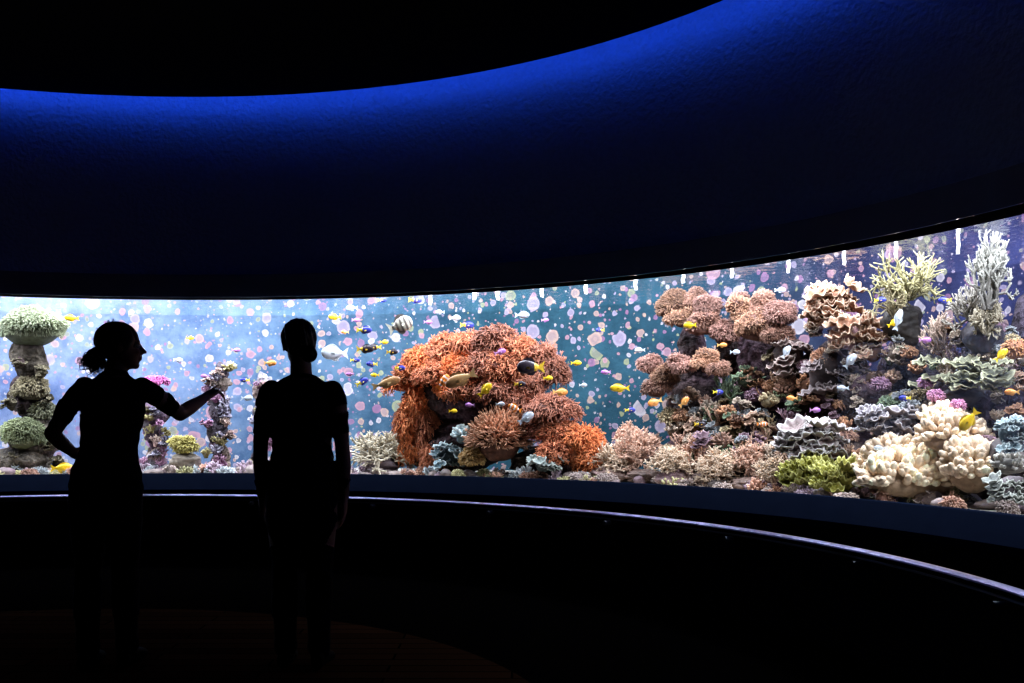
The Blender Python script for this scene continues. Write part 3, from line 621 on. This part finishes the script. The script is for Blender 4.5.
def hair(parent,f,Rn,curly=False,bun=(0,-.1,-.03),br=.035,seed=1):
    mb=MB(); rs=np.random.RandomState(seed); v,q=cs(18)
    p=v*C((.084,.101,.094))
    p=p+v*(.004*np.sin(p[:,0:1]*220+p[:,2:3]*40)); p=p+C((0,-.022,.034))
    g=lambda a: (Rn@a.T).T+f((0,0,0))
    mb.add(g(p),q)
    n=900; d=randdir(n,rs); d=d[(d[:,1]<.55)&(d[:,2]>-.6)]; b=d*C((.084,.101,.094))+C((0,-.022,.034))
    tgt=C(bun)-b; tn=unit(tgt-d*np.sum(tgt*d,1,keepdims=True))
    vtubes(mb,g(b),(Rn@tn.T).T,.035,.0022,.0016,bend=(Rn@(-d).T).T*.22,sides=4,segs=3)
    bc=C(bun)
    if curly:
        for i in range(200):
            a=randdir(1,rs)[0]; st=bc+a*br*rs.uniform(.3,.8); k=20; ax=unit(a*.7+C((0,-.3,-1.1))); s1=unit(np.cross(ax,C((.3,.9,.1)))); s2=np.cross(ax,s1); ph=rs.uniform(0,6); ln=rs.uniform(.03,.10)
            pts=[st+ax*ln*j/k+(s1*math.cos(ph+j*.8)+s2*math.sin(ph+j*.8))*.009 for j in range(k)]
            polytube(mb,g(np.array(pts)),np.linspace(.0038,.0012,k),5)
        ell(mb,f(bun),(br*.85,br*.85,br),8); ell(mb,f((bun[0],bun[1]-.008,bun[2]-.038)),(br*.65,br*.65,br*.95),8)
        for i in range(70):
            a=randdir(1,rs)[0]; a[1]=-abs(a[1])*.6; a=unit(a); st=a*C((.084,.101,.094))+C((0,-.022,.034)); k=10; s1=unit(np.cross(a,C((.3,.2,.9)))); ln=rs.uniform(.008,.022)
            pts=[st+a*ln*j/k+s1*math.sin(j*.8+i)*.006 for j in range(k)]
            polytube(mb,g(np.array(pts)),.0013,4)
    else:
        ell(mb,f(bun),(br,br*.9,br),10)
        for i in range(60):
            a=rs.uniform(0,6.28); pts=[bc+C((math.cos(a+j*.35)*br*math.cos(i*.05),math.sin(i*1.3)*br*.5,math.sin(a+j*.35)*br))*1.03 for j in range(9)]
            polytube(mb,g(np.array(pts)),.0025,4)
    mb.build('hair',M_hair,parent=parent)
def eyes(parent,f):
    mb=MB()
    for sx_ in (1,-1):
        ell(mb,f((sx_*.030,.072,.004)),(.0125,.0125,.010),6,(.8,.78,.75)); ell(mb,f((sx_*.030,.0815,.004)),(.005,.005,.005),4,(.05,.03,.02))
    mb.build('eyes',M_fish,parent=parent)
def person(name,X,Y):
    e_=bpy.data.objects.new(name,None); scene.collection.objects.link(e_); e_.location=(X,Y,.003); return e_

# --- woman pointing
A=person('woman_pointing',-1.968,4.87); B=Body()
torso(B,[(.80,-.01,0,.12,.10),(.88,-.01,0,.172,.125),(.96,-.005,0,.165,.118),(1.06,.005,0,.132,.095),(1.16,.012,0,.142,.10),(1.26,.025,.0,.152,.11),(1.34,.03,-.005,.150,.10),(1.39,.03,-.005,.118,.08),(1.43,.03,0,.065,.06)])
B.limb([(.028,-.005,1.38),(.035,.0,1.43),(.048,.008,1.50)],[.062,.054,.052],1)
B.limb([(-.108,-.005,1.365),(-.145,-.04,1.31),(-.175,-.06,1.26)],[.050,.050,.047],0)
B.limb([(-.160,-.050,1.28),(-.205,-.095,1.18),(-.222,-.105,1.145)],[.043,.038,.036],1)
B.limb([(-.222,-.105,1.145),(-.222,-.02,1.10),(-.200,.075,1.045)],[.037,.036,.024],1)
B.hand((-.200,.075,1.045),(.75,.55,-.25),(.35,-.9,-.1),(0,0,1),(.5,.5,.5,.5))
B.limb([(.165,0,1.365),(.210,.06,1.325),(.242,.11,1.295)],[.050,.048,.045],0)
B.limb([(.225,.09,1.31),(.285,.20,1.238)],[.042,.037],1)
B.limb([(.285,.20,1.238),(.312,.27,1.27),(.352,.40,1.325)],[.037,.037,.024],1)
B.hand((.352,.40,1.325),(.40,.80,.46),(.0,.2,-1),(-1,0,0),(.03,.75,1.0,1.1))
legs(B,-.01,.085,(0,.05))
f,Rn=B.head((.064,.006,1.560),math.radians(-68),.03)
B.finish('body',A); hair(A,f,Rn,True,(0.01,-.116,-.035),.040,3); eyes(A,f)
# --- woman standing
A=person('woman_standing',-1.023,4.87); B=Body()
torso(B,[(.80,0,0,.12,.10),(.88,0,0,.178,.125),(.96,0,0,.170,.118),(1.06,0,0,.142,.098),(1.16,0,0,.150,.10),(1.26,0,0,.162,.11),(1.34,0,-.005,.160,.10),(1.38,0,-.005,.125,.08),(1.42,0,0,.07,.06)])
B.limb([(0,-.005,1.37),(-.003,.0,1.43),(-.008,.008,1.51)],[.062,.053,.050],1)
for sg in (-1,1):
    B.limb([(sg*.150,-.005,1.350),(sg*.172,-.01,1.29),(sg*.183,-.012,1.22)],[.050,.048,.045],0)
    B.limb([(sg*.182,-.01,1.235),(sg*.197,-.015,1.10),(sg*.199,-.012,1.07)],[.042,.037,.036],1)
    B.limb([(sg*.199,-.012,1.07),(sg*.203,.005,.98),(sg*.200,.03,.83)],[.036,.036,.024],1)
    B.hand((sg*.200,.03,.83),(0,.10,-1),(-sg,0,0),(0,1,0),(.25,.3,.35,.4),.3)
legs(B,0,.085,(.03,0))
f,Rn=B.head((-.014,.006,1.572),math.radians(6),-.03)
B.finish('body',A); hair(A,f,Rn,False,(.055,-.085,-.050),.036,5); eyes(A,f)

# ---------------------------------------------------------------- world + camera
w=bpy.data.worlds.new('World'); scene.world=w; w.use_nodes=True; w.node_tree.nodes['Background'].inputs[0].default_value=(0,0,0,1)
cd=bpy.data.cameras.new('camera'); cd.lens=35.16; cd.sensor_width=36; cd.shift_y=.0728; cd.clip_end=100
co_=bpy.data.objects.new('camera',cd); co_.location=(0,0,CAM); co_.rotation_euler=(math.pi/2,0,0); scene.collection.objects.link(co_); scene.camera=co_
